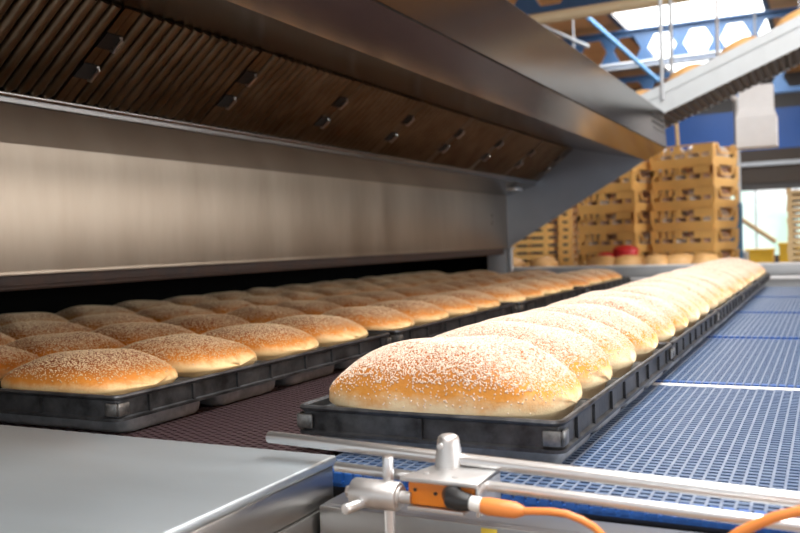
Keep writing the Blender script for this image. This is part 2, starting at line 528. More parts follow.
# left-hand block: four columns of four trays, running in under the oven
LX0 = -4.43; LW = 1.50; LY0 = 4.50; LP = 1.05
tray_l = None
LG = 'baking trays beside and under the oven'
COL = ['column nearest the aisle', 'second column from the aisle', 'third column from the aisle', 'innermost column']
for c in range(4):
    for k in range(4):
        lab = 'dark tray by oven, %s, %s from front' % (COL[c], ORD[k])
        loc = (LX0 - LW * (c + .5), LY0 + .03 + k * 4 * LP * 1.045, BELT)
        if tray_l is None:
            tray_l = make_tray(LW - .012, 4 * LP - .055, LP, LP * .5 - .015, 4, lab, LG, 1.40, .93, -.045); tray_l.location = W(loc)
        else:
            dup(tray_l, loc, lab)
        for j in range(4):
            y = loc[1] + (j + .5) * LP - .015
            place_loaf(small[rng.integers(5)], (loc[0] - .055 + rng.normal(0, .008), y, -1.0 - .015), PI * int(rng.integers(2)),
                       'brown sesame loaf by oven, %s, %s from front' % (COL[c], ORD[k * 4 + j]), 'sesame loaves beside the oven')


# ------------------------------------------------------------------ conveyor belts
def belt_mesh(x0, x1, L, px, py, seed):
    bmv = []; bmf = []
    def bx(a0, a1, b0, b1, z0, z1):
        i = len(bmv)
        bmv.extend([(a0, b0, z0), (a1, b0, z0), (a1, b1, z0), (a0, b1, z0), (a0, b0, z1), (a1, b0, z1), (a1, b1, z1), (a0, b1, z1)])
        bmf.extend([(i + a, i + b, i + c, i + d) for a, b, c, d in ((4, 5, 6, 7), (0, 1, 5, 4), (1, 2, 6, 5), (2, 3, 7, 6), (3, 0, 4, 7))])
    return bmv, bmf, bx


def np_mesh(name, v, f, m):
    me = bpy.data.meshes.new(name)
    me.from_pydata([(a * S, b * S, c * S) for a, b, c in v], [], f)
    me.materials.append(m)
    return me


def make_belt(name, label, cat, x0, x1, L, linkm, rodm, bedm, group=None, bed_x0=None, edge=None):
    t = thing(name, label, cat, (0, 0, 0), 0, group)
    px, py = .066, .064
    v, f, bx = belt_mesh(x0, x1, L, px, py, 0)
    v2, f2, bx2 = belt_mesh(x0, x1, L, px, py, 0)
    nx = int((x1 - x0) / px)
    ny = int(L / py)
    for i in range(nx):
        xa = x0 + i * px
        bx2(xa + .006, xa + .020, 0.012, L - .012, -.05, -.002)           # hinge bar along the belt width
        off = (i % 2) * py * .5
        for j in range(ny):
            ya = j * py + off
            if ya + py * .6 > L: continue
            bx(xa + .018, xa + px + .004, ya, ya + py * .56, -.05, -.004)
    link('links', np_mesh('links', v, f, linkm), t)
    link('hinge_bars', np_mesh('hinge_bars', v2, f2, rodm), t)
    b = MB(); b.box(bed_x0 if bed_x0 is not None else x0, x1, 0.0, L, -.10, -.062)
    b.build('bed', bedm, t)
    if edge:
        e = MB()
        e.box(x0, x1, -.02, .008, -.075, -.045)
        n2 = int((x1 - x0) / .066)
        for i in range(n2):
            xa = x0 + (x1 - x0) * i / n2
            e.box(xa + .008, xa + .054, -.03, .055, -.055, .004)
        e.build('edge_teeth', edge, t, smooth=True)
    return t


BY = [4.22, 7.86, 11.5, 15.15, 18.8]
b0 = None
for k, y in enumerate(BY):
    lab = 'blue plastic mesh conveyor belt strip under the right-hand trays, %s from the front' % ORD[k]
    if b0 is None:
        b0 = make_belt('conveyor_belt', lab, 'conveyor belt', -2.74, 1.6, 3.47, M['blue_belt'], M['blue_rod'], M['belt_bed'], 'blue conveyor belt strips', edge=M['blue_edge'])
        b0.location = W((0, y, BELT))
    else:
        dup(b0, (0, y, BELT), lab)
bb = make_belt('conveyor_belt', 'plum-brown plastic mesh conveyor belt carrying the trays out of the oven', 'conveyor belt', -6.2, -2.80, 18.1, M['brown_belt'], M['brown_rod'], M['brown_bed'], None, bed_x0=-10.6)
bb.location = W((0, 4.30, BELT))

# white wear strips between the blue belts
for k, y in enumerate(BY[1:]):
    q = MB(); q.box(-2.70, 1.6, -.155 if k == 0 else -.10, -.045, -.09, -.004 if k == 0 else -.015, bev=.006)
    o = q.build('wear_strip', M['white_strip'] if k == 0 else M['blue_edge'], None, (0, y, BELT))
    tag(o, ('white plastic wear strip crossing the belt between the first two blue strips' if k == 0 else
            'blue plastic strip closing the gap before the %s blue belt strip' % ORD[k + 1]), 'strip', 'strips between the blue belts')

# machine frame that carries both belts
t = thing('belt_conveyor', 'grey stainless steel conveyor body below the mesh belts', 'conveyor', (0, 0, FLOOR))
q = MB(); q.box(-7.6, 1.6, 4.4, 22.6, BELT - .40 - FLOOR, BELT - .105 - FLOOR); q.build('belt_support', M['dark_roof'], t)
zf = -1.363 - FLOOR
q = MB()
q.box(-2.43, 1.7, 3.90, 3.93, zf - .9, zf, bev=.004)
q.box(-2.43, 1.7, 3.86, 3.90, zf - .16, zf, bev=.006)
q.box(-2.43, 1.7, 3.93, 4.12, zf - .03, zf)
q.build('front_channel', M['steel_grey'], t, smooth=True)
q = MB(); q.box(-2.43, 1.65, 4.12, 4.20, zf - .3, BELT - .115 - FLOOR); q.build('edge_guide', M['steel_grey'], t)
for x in (-7.3, -4.5, -1.5, 1.3):
    for y in (4.7, 13, 22.2):
        q = MB(); q.box(x - .12, x + .12, y - .12, y + .12, 0, BELT - .40 - FLOOR); q.build('leg', M['steel'], t)
q = MB()
q.box(-1.52, -1.44, 3.856, 3.8595, zf - .075, zf - .010)
q.build('warning_sticker', M['yellow'], t)['label'] = 'small yellow sticker'

# steel cover table in the left foreground
t = thing('steel_cover', 'stainless steel machine cover with folded edge in the left foreground', 'machine cover', (0, 0, FLOOR))
zt = -1.15 - FLOOR
q = MB(); q.box(-9.0, -2.45, 1.2, 4.09, zt - .05, zt, bev=.012, seg=3); q.build('top', M['steel_table'], t, smooth=True)
q = MB(); q.box(-8.96, -2.457, 1.24, 4.06, zt - .245, zt - .05, bev=.008); q.build('side_skirt', M['steel'], t, smooth=True)
q = MB(); q.box(-8.96, -2.445, 1.24, 4.07, 0, zt - .25, bev=.012); q.build('lower_housing', M['steel'], t, smooth=True)

# ------------------------------------------------------------------ guide rails, clamp and sensor
A0 = (-2.80, 3.95, -1.043); A1 = (1.5, 3.95, -1.168)
q = MB(); q.cyl(A0, A1, .0325, n=20, bev=.008)
rail_a = tag(q.build('guide_rail', M['steel_bright'], None, smooth=True), 'upper thicker round steel guide rail running across the foreground', 'rail', 'foreground guide rails')
q = MB(); q.cyl((-2.285, 3.80, -1.128), (1.5, 3.80, -1.225), .026, n=18, bev=.006)
tag(q.build('guide_rail', M['steel_bright'], None, smooth=True), 'lower thinner round steel guide rail just below the upper one', 'rail', 'foreground guide rails')


def zA(x):
    return A0[2] + (A1[2] - A0[2]) * (x - A0[0]) / (A1[0] - A0[0])


# cross clamp
t = thing('cross_clamp', 'round grey steel cross clamp with handle pin left of the orange sensor', 'clamp', (-1.995, 3.70, -1.215))
q = MB(); q.cyl((-.13, 0, 0), (.125, 0, 0), .071, n=28, bev=.012); q.build('body', M['cast'], t, smooth=True)
q = MB(); q.cyl((.05, .03, .02), (.05, .03, .182), .027, n=18, bev=.006); q.cyl((.05, .03, FLOOR + 1.215), (.05, .03, -.05), .027, n=18); q.build('support_rod', M['steel_bright'], t, smooth=True)
q = MB(); q.cyl((-.05, -.03, -.035), (-.085, -.17, -.035), .026, n=16, bev=.006); q.build('handle_pin', M['steel_bright'], t, smooth=True)
q = MB(); q.cyl((-.165, 0, .0), (-.13, 0, .0), .030, n=6); q.build('bolt', M['steel_bright'], t)
q = MB(); q.cyl((.125, 0, .0), (.135, 0, 0), .052, n=20); q.cyl((.135, 0, 0), (.19, .0, 0), .030, n=16); q.build('spigot', M['cast'], t, smooth=True)

# sensor
t = thing('photoelectric_sensor', 'orange photoelectric sensor in a steel bracket clamped on the upper rail', 'sensor', (-1.635, 3.85, -1.245))
q = MB()
q.hexa([(-.215, -.19, .118), (.18, -.19, .118), (.18, .14, .118), (-.135, .14, .118)], [(-.215, -.19, .140), (.18, -.19, .140), (.18, .14, .140), (-.135, .14, .140)], bev=.006)
q.box(.162, .180, -.17, .12, -.02, .135, bev=.004)
q.hexa([(-.19, -.17, -.022), (.10, -.17, -.022), (.12, .05, -.022), (-.12, .05, -.022)], [(-.19, -.17, -.004), (.10, -.17, -.004), (.12, .05, -.004), (-.12, .05, -.004)], bev=.004)
for (x, y) in ((-.12, -.09), (.04, -.11)):
    q.cyl((x, y, .139), (x, y, .144), .016, n=14)
q.build('bracket', M['cast'], t, smooth=True)
q = MB()
q.lathe((-.075, .085, .130), [(.072, 0), (.070, .03), (.056, .13), (.050, .152), (.036, .162), (.001, .163)], n=26)
q.build('rail_boss', M['cast'], t, smooth=True)
q = MB(); q.cyl((-.095, .020, .245), (-.09, .04, .245), .016, n=14); q.cyl((-.096, .014, .245), (-.095, .025, .245), .010, n=6); q.build('set_screw', M['steel_bright'], t, smooth=True)
q = MB(); q.box(-.19, .155, -.155, .06, .0, .112, bev=.012); h = q.build('housing', M['orange'], t, smooth=True)
q = MB()
for (x, z) in ((-.15, .075), (-.045, .065)):
    q.cyl((x, -.159, z), (x, -.152, z), .009, n=12)
q.build('indicator', M['black_plastic'], h, smooth=True)
q = MB(); q.tube([(.05, -.15, .075), (.05, -.175, .073), (.068, -.205, .068), (.11, -.215, .062), (.155, -.215, .060)], [.045, .05, .052, .046, .038], n=18); q.build('plug', M['black_plastic'], t, smooth=True)
q = MB(); q.cyl((.155, -.215, .060), (.215, -.215, .055), .034, n=18, bev=.006); q.build('locking_ring', M['white_strip'], t, smooth=True)
q = MB(); q.tube([(.21, -.215, .055), (.24, -.215, .053), (.37, -.217, .050), (.41, -.218, .050)], [.034, .040, .036, .020], n=18); q.build('cable_gland', M['orange_cable'], t, smooth=True)
ctrl = [(.40, .050), (.46, .056), (.53, .062), (.60, .060), (.667, .041), (.72, .016), (.77, -.03), (.82, -.11), (.86, -.24), (.88, -.45), (.885, -.8)]
q = MB(); q.tube([(x, -.22, z) for x, z in ctrl], .0165, n=12); q.build('cable', M['orange_cable'], t, smooth=True)

# loose cable at right
pts = [(-.52, 3.68, FLOOR + .02), (-.515, 3.68, -2.6), (-.50, 3.68, -1.7), (-.47, 3.68, -1.42), (-.43, 3.68, -1.30), (-.386, 3.68, -1.235), (-.34, 3.68, -1.197), (-.283, 3.68, -1.162),
       (-.209, 3.68, -1.121), (-.119, 3.68, -1.088), (0, 3.68, -1.06), (.15, 3.67, -1.05), (.3, 3.65, -1.07)]
q = MB(); q.tube(pts, .021, n=12)
tag(q.build('cable', M['orange_cable'], None, smooth=True), 'loose orange cable rising past the rails at the lower right', 'cable')

# ------------------------------------------------------------------ oven and extraction hood
YE = 22.4; YS = -.25
PX = -7.8
t = thing('tunnel_oven', 'long stainless steel tunnel oven mouth with worn front panel and dark slot', 'oven', (0, 0, FLOOR))
F = -FLOOR
q = MB(); q.box(PX - .12, PX, YS, YE, -.203 + F, 1.235 + F, bev=.006); q.box(PX - .02, PX + .012, YS, YE, -.205 + F, -.165 + F, bev=.004)
q.build('front_panel', M['steel_panel'], t, smooth=True)
q = MB(); q.box(PX - .42, PX - .12, YS, YE, -.34 + F, -.195 + F, bev=.01); q.cyl((PX - .13, YS, -.345 + F), (PX - .13, YE, -.345 + F), .03, n=10); q.build('lower_flange', M['rust'], t, smooth=True)
q = MB()
q.box(-11.2, PX - .42, YS, YE + .3, -.36 + F, -.30 + F)
q.box(-11.3, -11.2, YS, YE + .3, 0, -.30 + F)
q.box(-11.2, -10.62, YS, YE + .3, 0, BELT - .2 + F)
q.box(-11.2, PX - .1, YS, YS + .1, 0, -.3 + F)
q.box(-11.2, PX - .40, YE + .3, YE + .42, 0, -.3 + F)
q.build('baking_chamber', M['black'], t)
q = MB(); q.box(-11.3, PX - .12, YS, YE, -.195 + F, 3.93 + F); q.build('upper_casing', M['steel_hood'], t)
q = MB(); q.box(PX - .62, PX - .09, YE + .05, YE + .32, 0, -.195 + F, bev=.01); q.box(PX - .06, PX + .06, YE + .08, YE + .22, 0, -.21 + F, bev=.01)
q.box(PX - .45, PX + .10, YE + .0, YE + .3, -.235 + F, -.19 + F)
q.build('jamb', M['grey_paint'], t, smooth=True)
q = MB()
for z in (.62, .68, .50, .44):
    q.cyl((PX - .01, 21.2, z + F), (PX + .012, 21.2, z + F), .022, n=12)
q.build('bolt', M['filter_dark'], t, smooth=True)

P2 = (-3.60, 2.175); P15 = (-4.09, 1.912); P3 = (-3.67, 3.07); FT = (-5.95, 2.335); FB = (-6.94, 1.557)
GT = (-6.97, 1.54); GB = (-6.97, 1.465); PT = (PX, 1.225)
t = thing('extraction_hood', 'long sloping stainless steel extraction hood above the oven mouth', 'extractor hood', (0, 0, 0))
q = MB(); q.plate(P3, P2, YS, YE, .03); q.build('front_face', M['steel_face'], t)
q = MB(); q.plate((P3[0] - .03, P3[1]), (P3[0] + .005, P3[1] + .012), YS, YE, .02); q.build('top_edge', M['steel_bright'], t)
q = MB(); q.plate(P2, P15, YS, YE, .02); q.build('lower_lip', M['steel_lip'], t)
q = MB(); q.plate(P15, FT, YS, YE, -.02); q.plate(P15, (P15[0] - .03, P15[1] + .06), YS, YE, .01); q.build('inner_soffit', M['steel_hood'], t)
q = MB(); q.plate(FB, GT, YS, YE, -.02); q.plate(GT, GB, YS, YE, .02); q.plate(GB, PT, YS, YE, .02); q.cyl((FB[0] + .01, YS, FB[1] - .02), (FB[0] + .01, YE, FB[1] - .02), .03, n=10)
q.build('grease_gutter', M['steel_hood'], t, smooth=True)
q = MB(); q.plate((P3[0] - .02, P3[1]), (-5.2, 3.9), YS, YE, .03); q.plate((-5.2, 3.9), (PX - .1, 3.95), YS, YE, .03); q.build('roof', M['steel_hood'], t)
q = MB(); q.prism_y([(P3[0] - .02, P3[1]), (P2[0] - .01, P2[1]), P15, (PX + .03, -.19), (PX - .05, -.19), (PX - .05, 3.9), (-5.2, 3.88)], YE, YE + .04)
q.build('end_panel', M['steel_end'], t)
q = MB()
for k in range(3):
    z = 2.78 - k * .15
    q.box(P3[0] + .03, P3[0] + .075, 20.7, 22.2, z, z + .06)
q.build('louvre', M['filter_dark'], t)
# filters
dx, dz = FB[0] - FT[0], FB[1] - FT[1]
fl = math.hypot(dx, dz); ux, uz = dx / fl, dz / fl          # down the slope
nx_, nz_ = -uz, ux                                          # towards the cook side
if nx_ < 0: nx_, nz_ = -nx_, -nz_
if nz_ > 0: nx_, nz_ = -nx_, -nz_


def fp(a, y, h):
    return (FT[0] + ux * fl * a + nx_ * h, y, FT[1] + uz * fl * a + nz_ * h)


nx_, nz_ = uz * -1, ux
if nx_ < 0: nx_, nz_ = -nx_, -nz_
PF = 2.22
nrib = 13
for k in range(10):
    ya = YS + .0 + PF * k
    q = MB()
    bk = [fp(0, ya + .01, -.03), fp(1, ya + .01, -.03), fp(1, ya + PF - .01, -.03), fp(0, ya + PF - .01, -.03)]
    vs = [q.bm.verts.new(p) for p in bk]; q.bm.faces.new(vs)
    fo = q.build('baffle_filter', M['filter_dark'], t)
    q = MB()
    for i in range(nrib):
        y = ya + .13 + (PF - .26) * (i + .5) / nrib
        q.tube([fp(.0, y, .0), fp(.5, y, .0), fp(.93, y, .0), fp(.965, y, -.01), fp(.985, y, -.03)], [.062, .062, .062, .05, .02], n=12)
    q.build('baffles', M['baffle'], fo, smooth=True)
    for (a, b) in ((ya, ya + .11), (ya + PF - .11, ya + PF)):
        q = MB()
        q.hexa([fp(0, a + .005, -.03), fp(1, a + .005, -.03), fp(1, b - .005, -.03), fp(0, b - .005, -.03)], [fp(0, a + .005, .03), fp(1, a + .005, .03), fp(1, b - .005, .03), fp(0, b - .005, .03)])
        q.build('side_rail', M['baffle'], fo)
    for a in (.245, .565):
        q = MB()
        y0 = ya + PF - .11; y1 = ya + PF + .09
        q.hexa([fp(a, y0, .031), fp(a + .15, y0, .031), fp(a + .15, y1, .031), fp(a, y1, .031)], [fp(a, y0, .045), fp(a + .15, y0, .045), fp(a + .15, y1, .045), fp(a, y1, .045)])
        q.build('handle_recess', M['filter_dark'], fo)
        q = MB()
        q.tube([fp(a + .005, y1 - .02, .05), fp(a + .02, y1 - .02, .085), fp(a + .135, y1 - .02, .085), fp(a + .148, y1 - .02, .05)], .018, n=8)
        q.build('handle', M['steel'], fo, smooth=True)
q = MB(); q.hexa([fp(0, YS + 10 * PF, -.03), fp(1, YS + 10 * PF, -.03), fp(1, YE, -.03), fp(0, YE, -.03)], [fp(0, YS + 10 * PF, .02), fp(1, YS + 10 * PF, .02), fp(1, YE, .02), fp(0, YE, .02)]); q.build('filler_plate', M['baffle'], t)
# drain outlet of the gutter
q = MB(); q.box(GB[0] - .34, GB[0] - .08, 21.0, 21.5, 1.27, 1.33, bev=.01); q.build('drain_plate', M['steel_bright'], t, smooth=True)

# ------------------------------------------------------------------ the hall
def room(name, mb, m):
    return structure(mb.build(name, m))


CEIL = 11.95
q = MB(); q.box(-45, 40, -30, 74, FLOOR - .2, FLOOR); room('floor', q, M['floor'])
# ceiling: wooden deck left open where the skylight sits
SKX0, SKX1, SKY0, SKY1 = -10.3, -2.75, 38, 68
q = MB()
q.box(-45, SKX0, -30, 74, CEIL, CEIL + .3); q.box(SKX1, 12, 20, 74, CEIL, CEIL + .3)
q.box(SKX0, SKX1, SKY1, 74, CEIL, CEIL + .3); q.box(SKX0, SKX1, -30, SKY0, CEIL, CEIL + .3)
q.box(SKX1, 12, -30, -8, CEIL, CEIL + .3); q.box(4.2, 12, -8, 20, CEIL, CEIL + .3); q.box(12, 40, -30, 74, CEIL, CEIL + .3)
room('ceiling', q, M['wood_ceiling'])
q = MB(); q.box(SKX0, SKX1, SKY0, SKY1, CEIL + .25, CEIL + .3); o = room('window_1', q, M['skylight'])
q = MB(); q.box(SKX1, 4.2, -8, 20, CEIL + .25, CEIL + .3); o = room('window_2', q, M['skylight'])
q = MB()
for x in (SKX0, SKX1):
    q.box(x - .14, x + .14, SKY0, SKY1, CEIL - .12, CEIL + .02)
room('trim_1', q, M['dark_roof'])
# far wall
WY = 72
zs = lambda z: z * WY / 45.0
wx0, wx1, wz0, wz1 = -8.0, 4.5, -1.75, zs(2.02)
q = MB()
q.box(-45, wx0, WY, WY + .3, FLOOR, zs(2.35)); q.box(wx1, 40, WY, WY + .3, FLOOR, zs(2.35)); q.box(wx0, wx1, WY, WY + .3, FLOOR, wz0); q.box(wx0, wx1, WY, WY + .3, wz1, zs(2.35))
q.box(-45, 40, WY, WY + .3, zs(5.85), CEIL)
room('wall_far', q, M['wall'])
q = MB(); q.box(-45, 40, WY - .1, WY + .3, zs(2.35), zs(3.95)); room('trim_2', q, M['brown_wall'])
q = MB(); q.box(-45, 40, WY - .1, WY + .3, zs(3.95), zs(5.85)); room('trim_3', q, M['blue_wall'])
q = MB(); q.box(-45, 40, WY - .35, WY - .1, zs(3.18), zs(3.36)); room('trim_4', q, M['grey_paint'])
q = MB(); q.box(wx0, wx1, WY + .1, WY + .15, wz0, wz1); room('window_3', q, M['window'])
q = MB()
for x in (-8, -5.0, -2.2, 1.2, 4.4):
    q.box(x - .07, x + .07, WY - .05, WY + .1, wz0, wz1)
room('trim_5', q, M['grey_paint'])
# right wall, out of view; its window row is enlarged to add side fill
RWX = 38
q = MB()
wy = [(-13, -5), (-3, 5), (7, 15), (17, 25), (27, 35), (37, 45), (47, 55)]
z0, z1 = 0.0, 9.5
q.box(RWX, RWX + .4, -30, 74, FLOOR, z0); q.box(RWX, RWX + .4, -30, 74, z1, CEIL)
prev = -30
for a, b in wy:
    q.box(RWX, RWX + .4, prev, a, z0, z1); prev = b
q.box(RWX, RWX + .4, prev, 74, z0, z1)
room('wall_right', q, M['wall_right'])
for i, (a, b) in enumerate(wy):
    q = MB(); q.box(RWX + .2, RWX + .25, a, b, z0, z1); room('window_%d' % (4 + i), q, M['window_fill'])
q = MB(); q.box(-45, -44.6, -30, 74, FLOOR, CEIL); room('wall_left', q, M['wall'])


# castellated beams
def castellated(y, x0, x1, z0, z1, pitch, label, x_off):
    t = thing('roof_beam', label, 'beam', ((x0 + x1) / 2, y, z0), 0, 'castellated roof beams')
    hw = (x1 - x0) / 2; H = z1 - z0
    q = MB()
    zc = H / 2; c = H * .36; a = pitch * .40; b = pitch * .20
    q.box(-hw, hw, -.03, .03, 0, zc - c); q.box(-hw, hw, -.03, .03, zc + c, H)
    n = int((x1 - x0) / pitch)
    for k in range(n):
        xc = -hw + x_off + k * pitch
        poly = [(xc + b, zc - c), (xc + a, zc), (xc + b, zc + c), (xc + pitch - b, zc + c), (xc + pitch - a, zc), (xc + pitch - b, zc - c)]
        q.prism_y(poly, -.03, .03)
    q.build('web', M['blue_beam'], t)
    q = MB(); q.box(-hw, hw, -.35, .35, -.08, 0); q.build('bottom_flange', M['blue_beam'], t)
    q = MB(); q.box(-hw, hw, -.35, .35, H, H + .08); q.build('top_flange', M['blue_beam'], t)
    return t


castellated(36, -30, 14, 9.6, 11.5, 2.15, 'blue castellated roof beam nearest the camera, top left of the hall', .3)
castellated(50, -30, 14, 9.55, 11.5, 1.9, 'blue castellated roof beam crossing the bright skylight', .99)
castellated(64, -30, 14, 9.4, 11.4, 2.15, 'blue castellated roof beam farthest back, below the sloping conveyor', .3)

q = MB(); q.cyl((-14, 30, 7.72), (6, 30, 7.95), .20, n=20)
tag(q.build('ceiling_pipe', M['duct'], None, smooth=True), 'beige horizontal pipe hanging below the wooden ceiling', 'pipe')
q = MB(); q.cyl((-12, 44, 8.55), (4, 44, 8.65), .09, n=12); q.cyl((-12, 44, 8.35), (4, 44, 8.45), .06, n=12)
for x in (-11.5, -1.0, 3.8): q.cyl((x, 44, 8.4), (x, 44, CEIL), .04, n=8)
tag(q.build('cable_tray', M['grey_paint'], None, smooth=True), 'thin grey double service rail below the middle blue beam', 'rail')
q = MB(); q.cyl((-11.5, 42, CEIL), (-7.0, 42, 7.2), .10, n=12)
tag(q.build('roof_brace', M['blue_sheet'], None, smooth=True), 'pale blue diagonal roof brace behind the beige pipe', 'brace')
for i, (xa, za, xb, zb) in enumerate(((-16.4, CEIL, -9.9, 8.2), (-15.1, CEIL, -10.0, 9.0))):
    q = MB(); q.cyl((xa, 41, za), (xb, 41, zb), .08, n=10)
    tag(q.build('strut', M['grey_paint'], None, smooth=True), ['lower thin grey strut left of the blue diagonal brace', 'upper thin grey strut left of the blue diagonal brace'][i], 'strut', 'thin roof struts')

# ------------------------------------------------------------------ background conveyors and stacks
t = thing('cross_conveyor', 'grey conveyor crossing behind the trays with small round loaves', 'conveyor', (0, 25, FLOOR))
zt = -.86 - FLOOR
q = MB(); q.box(-16, 8, 0, .06, zt - .26, zt, bev=.01); q.build('side_rail', M['grey_paint'], t, smooth=True)
q = MB(); q.box(-16, 8, -.02, .07, zt, zt + .05); q.build('rail_cap', M['white_paint'], t)
q = MB(); q.box(-16, 8, -.06, 0.0, zt - .38, zt - .30, bev=.01); q.box(-16, 8, -.06, 0.0, zt - .72, zt - .64, bev=.01); q.build('guide_bar', M['white_paint'], t, smooth=True)
q = MB(); q.box(-16, 8, .06, 1.1, zt - .16, zt - .09); q.build('belt', M['white_strip'], t)
q = MB(); q.box(-16, 8, 1.1, 1.16, zt - .26, zt, bev=.01); q.build('side_rail', M['grey_paint'], t, smooth=True)
for x in (-14, -9, -4, .2, 5):
    q = MB(); q.box(x - .1, x + .1, .15, 1.0, 0, zt - .16); q.build('leg', M['grey_paint'], t)
q = MB(); q.box(-16, 8, .1, .14, zt - 1.1, zt - .26); q.build('apron', M['grey_paint'], t)


def bun_mesh(r, h, m):
    q = MB()
    prof = [(r * .80, 0), (r * .95, h * .12), (r, h * .3), (r * .95, h * .55), (r * .78, h * .8), (r * .5, h * .95), (r * .2, h * .995), (.001, h)]
    q.lathe((0, 0, 0), prof, n=28, sx=1.15, sy=.9)
    return q


rolls = [(-8.85, 'leftmost, beside the oven jamb'), (-7.75, 'second from the oven jamb'), (-5.95, 'left of the red tubs'), (-5.2, 'in front of the taller red tub'),
         (-4.42, 'below the tall crate stack\'s left end'), (-3.75, 'below the tall crate stack\'s middle'), (-3.1, 'below the tall crate stack\'s right end')]
r0 = None
for i, (x, w) in enumerate(rolls):
    lab = 'round golden loaf on the crossing conveyor, ' + w
    if r0 is None:
        r0 = tag(bun_mesh(.46, .42, M['roll']).build('bread_roll', M['roll'], None, (x, 25.5, -.95), smooth=True), lab, 'bread', 'round loaves on the crossing conveyor')
    else:
        dup(r0, (x, 25.5, -.95), lab, rotz=i * 1.3)

# table under the stacks
t = thing('storage_table', 'long low steel table carrying the crate stacks behind the crossing conveyor', 'table', (0, 0, FLOOR))
TT = -1.18
q = MB(); q.box(-11, 2.4, 26.6, 31, TT - .12 - FLOOR, TT - FLOOR, bev=.02); q.build('table_top', M['grey_paint'], t)
for x in (-10.6, -4.3, 2.0):
    for y in (26.9, 30.6):
        q = MB(); q.box(x - .12, x + .12, y - .12, y + .12, 0, TT - .12 - FLOOR); q.build('leg', M['grey_paint'], t)

CH = .66


def make_crate(label, group):
    t = thing('bread_crate', label, 'crate', (0, 0, 0), 0, group)
    w, d, h = 1.05, .915, CH
    q = MB()
    ins = .06; tk = .05; hb = .25
    for sy in (-1, 1):
        q.hexa([(-w + ins, sy * (d - ins) - tk / 2, 0), (w - ins, sy * (d - ins) - tk / 2, 0), (w - ins, sy * (d - ins) + tk / 2, 0), (-w + ins, sy * (d - ins) + tk / 2, 0)],
               [(-w + .02, sy * (d - .02) - tk / 2, hb), (w - .02, sy * (d - .02) - tk / 2, hb), (w - .02, sy * (d - .02) + tk / 2, hb), (-w + .02, sy * (d - .02) + tk / 2, hb)])
    for sx in (-1, 1):
        q.hexa([(sx * (w - ins) - tk / 2, -d + ins, 0), (sx * (w - ins) + tk / 2, -d + ins, 0), (sx * (w - ins) + tk / 2, d - ins, 0), (sx * (w - ins) - tk / 2, d - ins, 0)],
               [(sx * (w - .02) - tk / 2, -d + .02, hb), (sx * (w - .02) + tk / 2, -d + .02, hb), (sx * (w - .02) + tk / 2, d - .02, hb), (sx * (w - .02) - tk / 2, d - .02, hb)])
    q.box(-w + ins, w - ins, -d + ins, d - ins, 0, .04)
    q.build('lower_wall', M['crate'], t)
    q = MB()
    for sx in (-1, 1):
        for sy in (-1, 1):
            q.box(min(sx * (w - .12), sx * w), max(sx * (w - .12), sx * w), min(sy * (d - .05), sy * d), max(sy * (d - .05), sy * d), hb - .02, h - .01)
            q.box(min(sx * (w - .05), sx * w), max(sx * (w - .05), sx * w), min(sy * (d - .12), sy * d), max(sy * (d - .12), sy * d), hb - .02, h - .01)
    for sy in (-1, 1):
        ya, yb = (-d, -d + .05) if sy < 0 else (d - .05, d)
        q.box(-w - .02, w + .02, ya - .02, yb + .02, h - .055, h - .012)
        q.box(-w, w, ya, yb, .385, .42)
        q.box(-w, .0, ya, yb, .495, .52)
        for xa, xb in ((-w, -.80), (-.66, -.58), (-.44, -.36), (-.22, 0), (.40, w)):
            q.box(xa, xb, ya, yb, .40, h - .05)
        for xa in (-.7, -.25, .2, .65):
            q.box(xa - .035, xa + .035, ya, yb, hb - .02, .40)
    for sx in (-1, 1):
        xa, xb = (-w, -w + .05) if sx < 0 else (w - .05, w)
        # scooped ends: the top edge dips in the middle
        q.prism_x([(-d, h - .012), (-.52, h - .012), (-.34, .40), (.34, .40), (.52, h - .012), (d, h - .012), (d, h - .07), (.56, h - .07), (.38, .34), (-.38, .34), (-.56, h - .07), (-d, h - .07)], xa - .01, xb + .01)
        for yy in (-.7, .7):
            q.box(xa, xb, yy - .04, yy + .04, hb - .02, h - .05)
    q.build('slotted_rim', M['crate'], t)
    return t


c0 = None
POS = ['topmost', 'second from the top', 'third from the top', 'fourth from the top', 'fifth from the top', 'lowest visible']
CROT = -.30
bags = {}
for si, (x, y, nm) in enumerate(((-3.83, 29.18, 'tall right-hand stack'), (-6.25, 29.18, 'middle crate stack'))):
    for k in range(6):
        z = TT + .02 + (5 - k) * CH
        lab = 'ochre plastic bread crate in the %s, %s' % (nm, POS[k])
        xx = x + random.uniform(-.03, .03); rz = CROT + random.uniform(-.02, .02)
        if c0 is None:
            c0 = make_crate(lab, 'ochre bread crates'); c0.location = W((xx, y, z)); c0.rotation_euler = (0, 0, rz)
        else:
            dup(c0, (xx, y, z), lab, rotz=rz)
        for row in range(2):
            for j in range(4):
                if row == 1 and j not in (0, 3) and k > 0: continue
                bl = 'bagged loaf in the %s crate of the %s' % (POS[k], nm)
                white = (k == 0 and row == 0) or (j + 2 * k + si) % 3 == 0
                lx, ly = -.70 + j * .465, (-.52 if row == 0 else .50)
                c, s_ = math.cos(rz), math.sin(rz)
                pz = z + .045
                pp = (xx + lx * c - ly * s_, y + lx * s_ + ly * c, pz)
                key = 'w' if white else 'b'
                if key not in bags:
                    q = MB(); q.lathe((0, 0, 0), [(.14, 0), (.20, .06), (.222, .2), (.215, .36), (.17, .50), (.08, .56), (.001, .57)], n=18, sx=1.0, sy=1.45)
                    o = q.build('bagged_loaf', M['bag_white' if white else 'bag'], None, pp, smooth=True)
                    o.rotation_euler = (0, 0, rz); bags[key] = tag(o, bl, 'bread', 'bagged loaves in the crates')
                else:
                    dup(bags[key], pp, bl, rotz=rz)


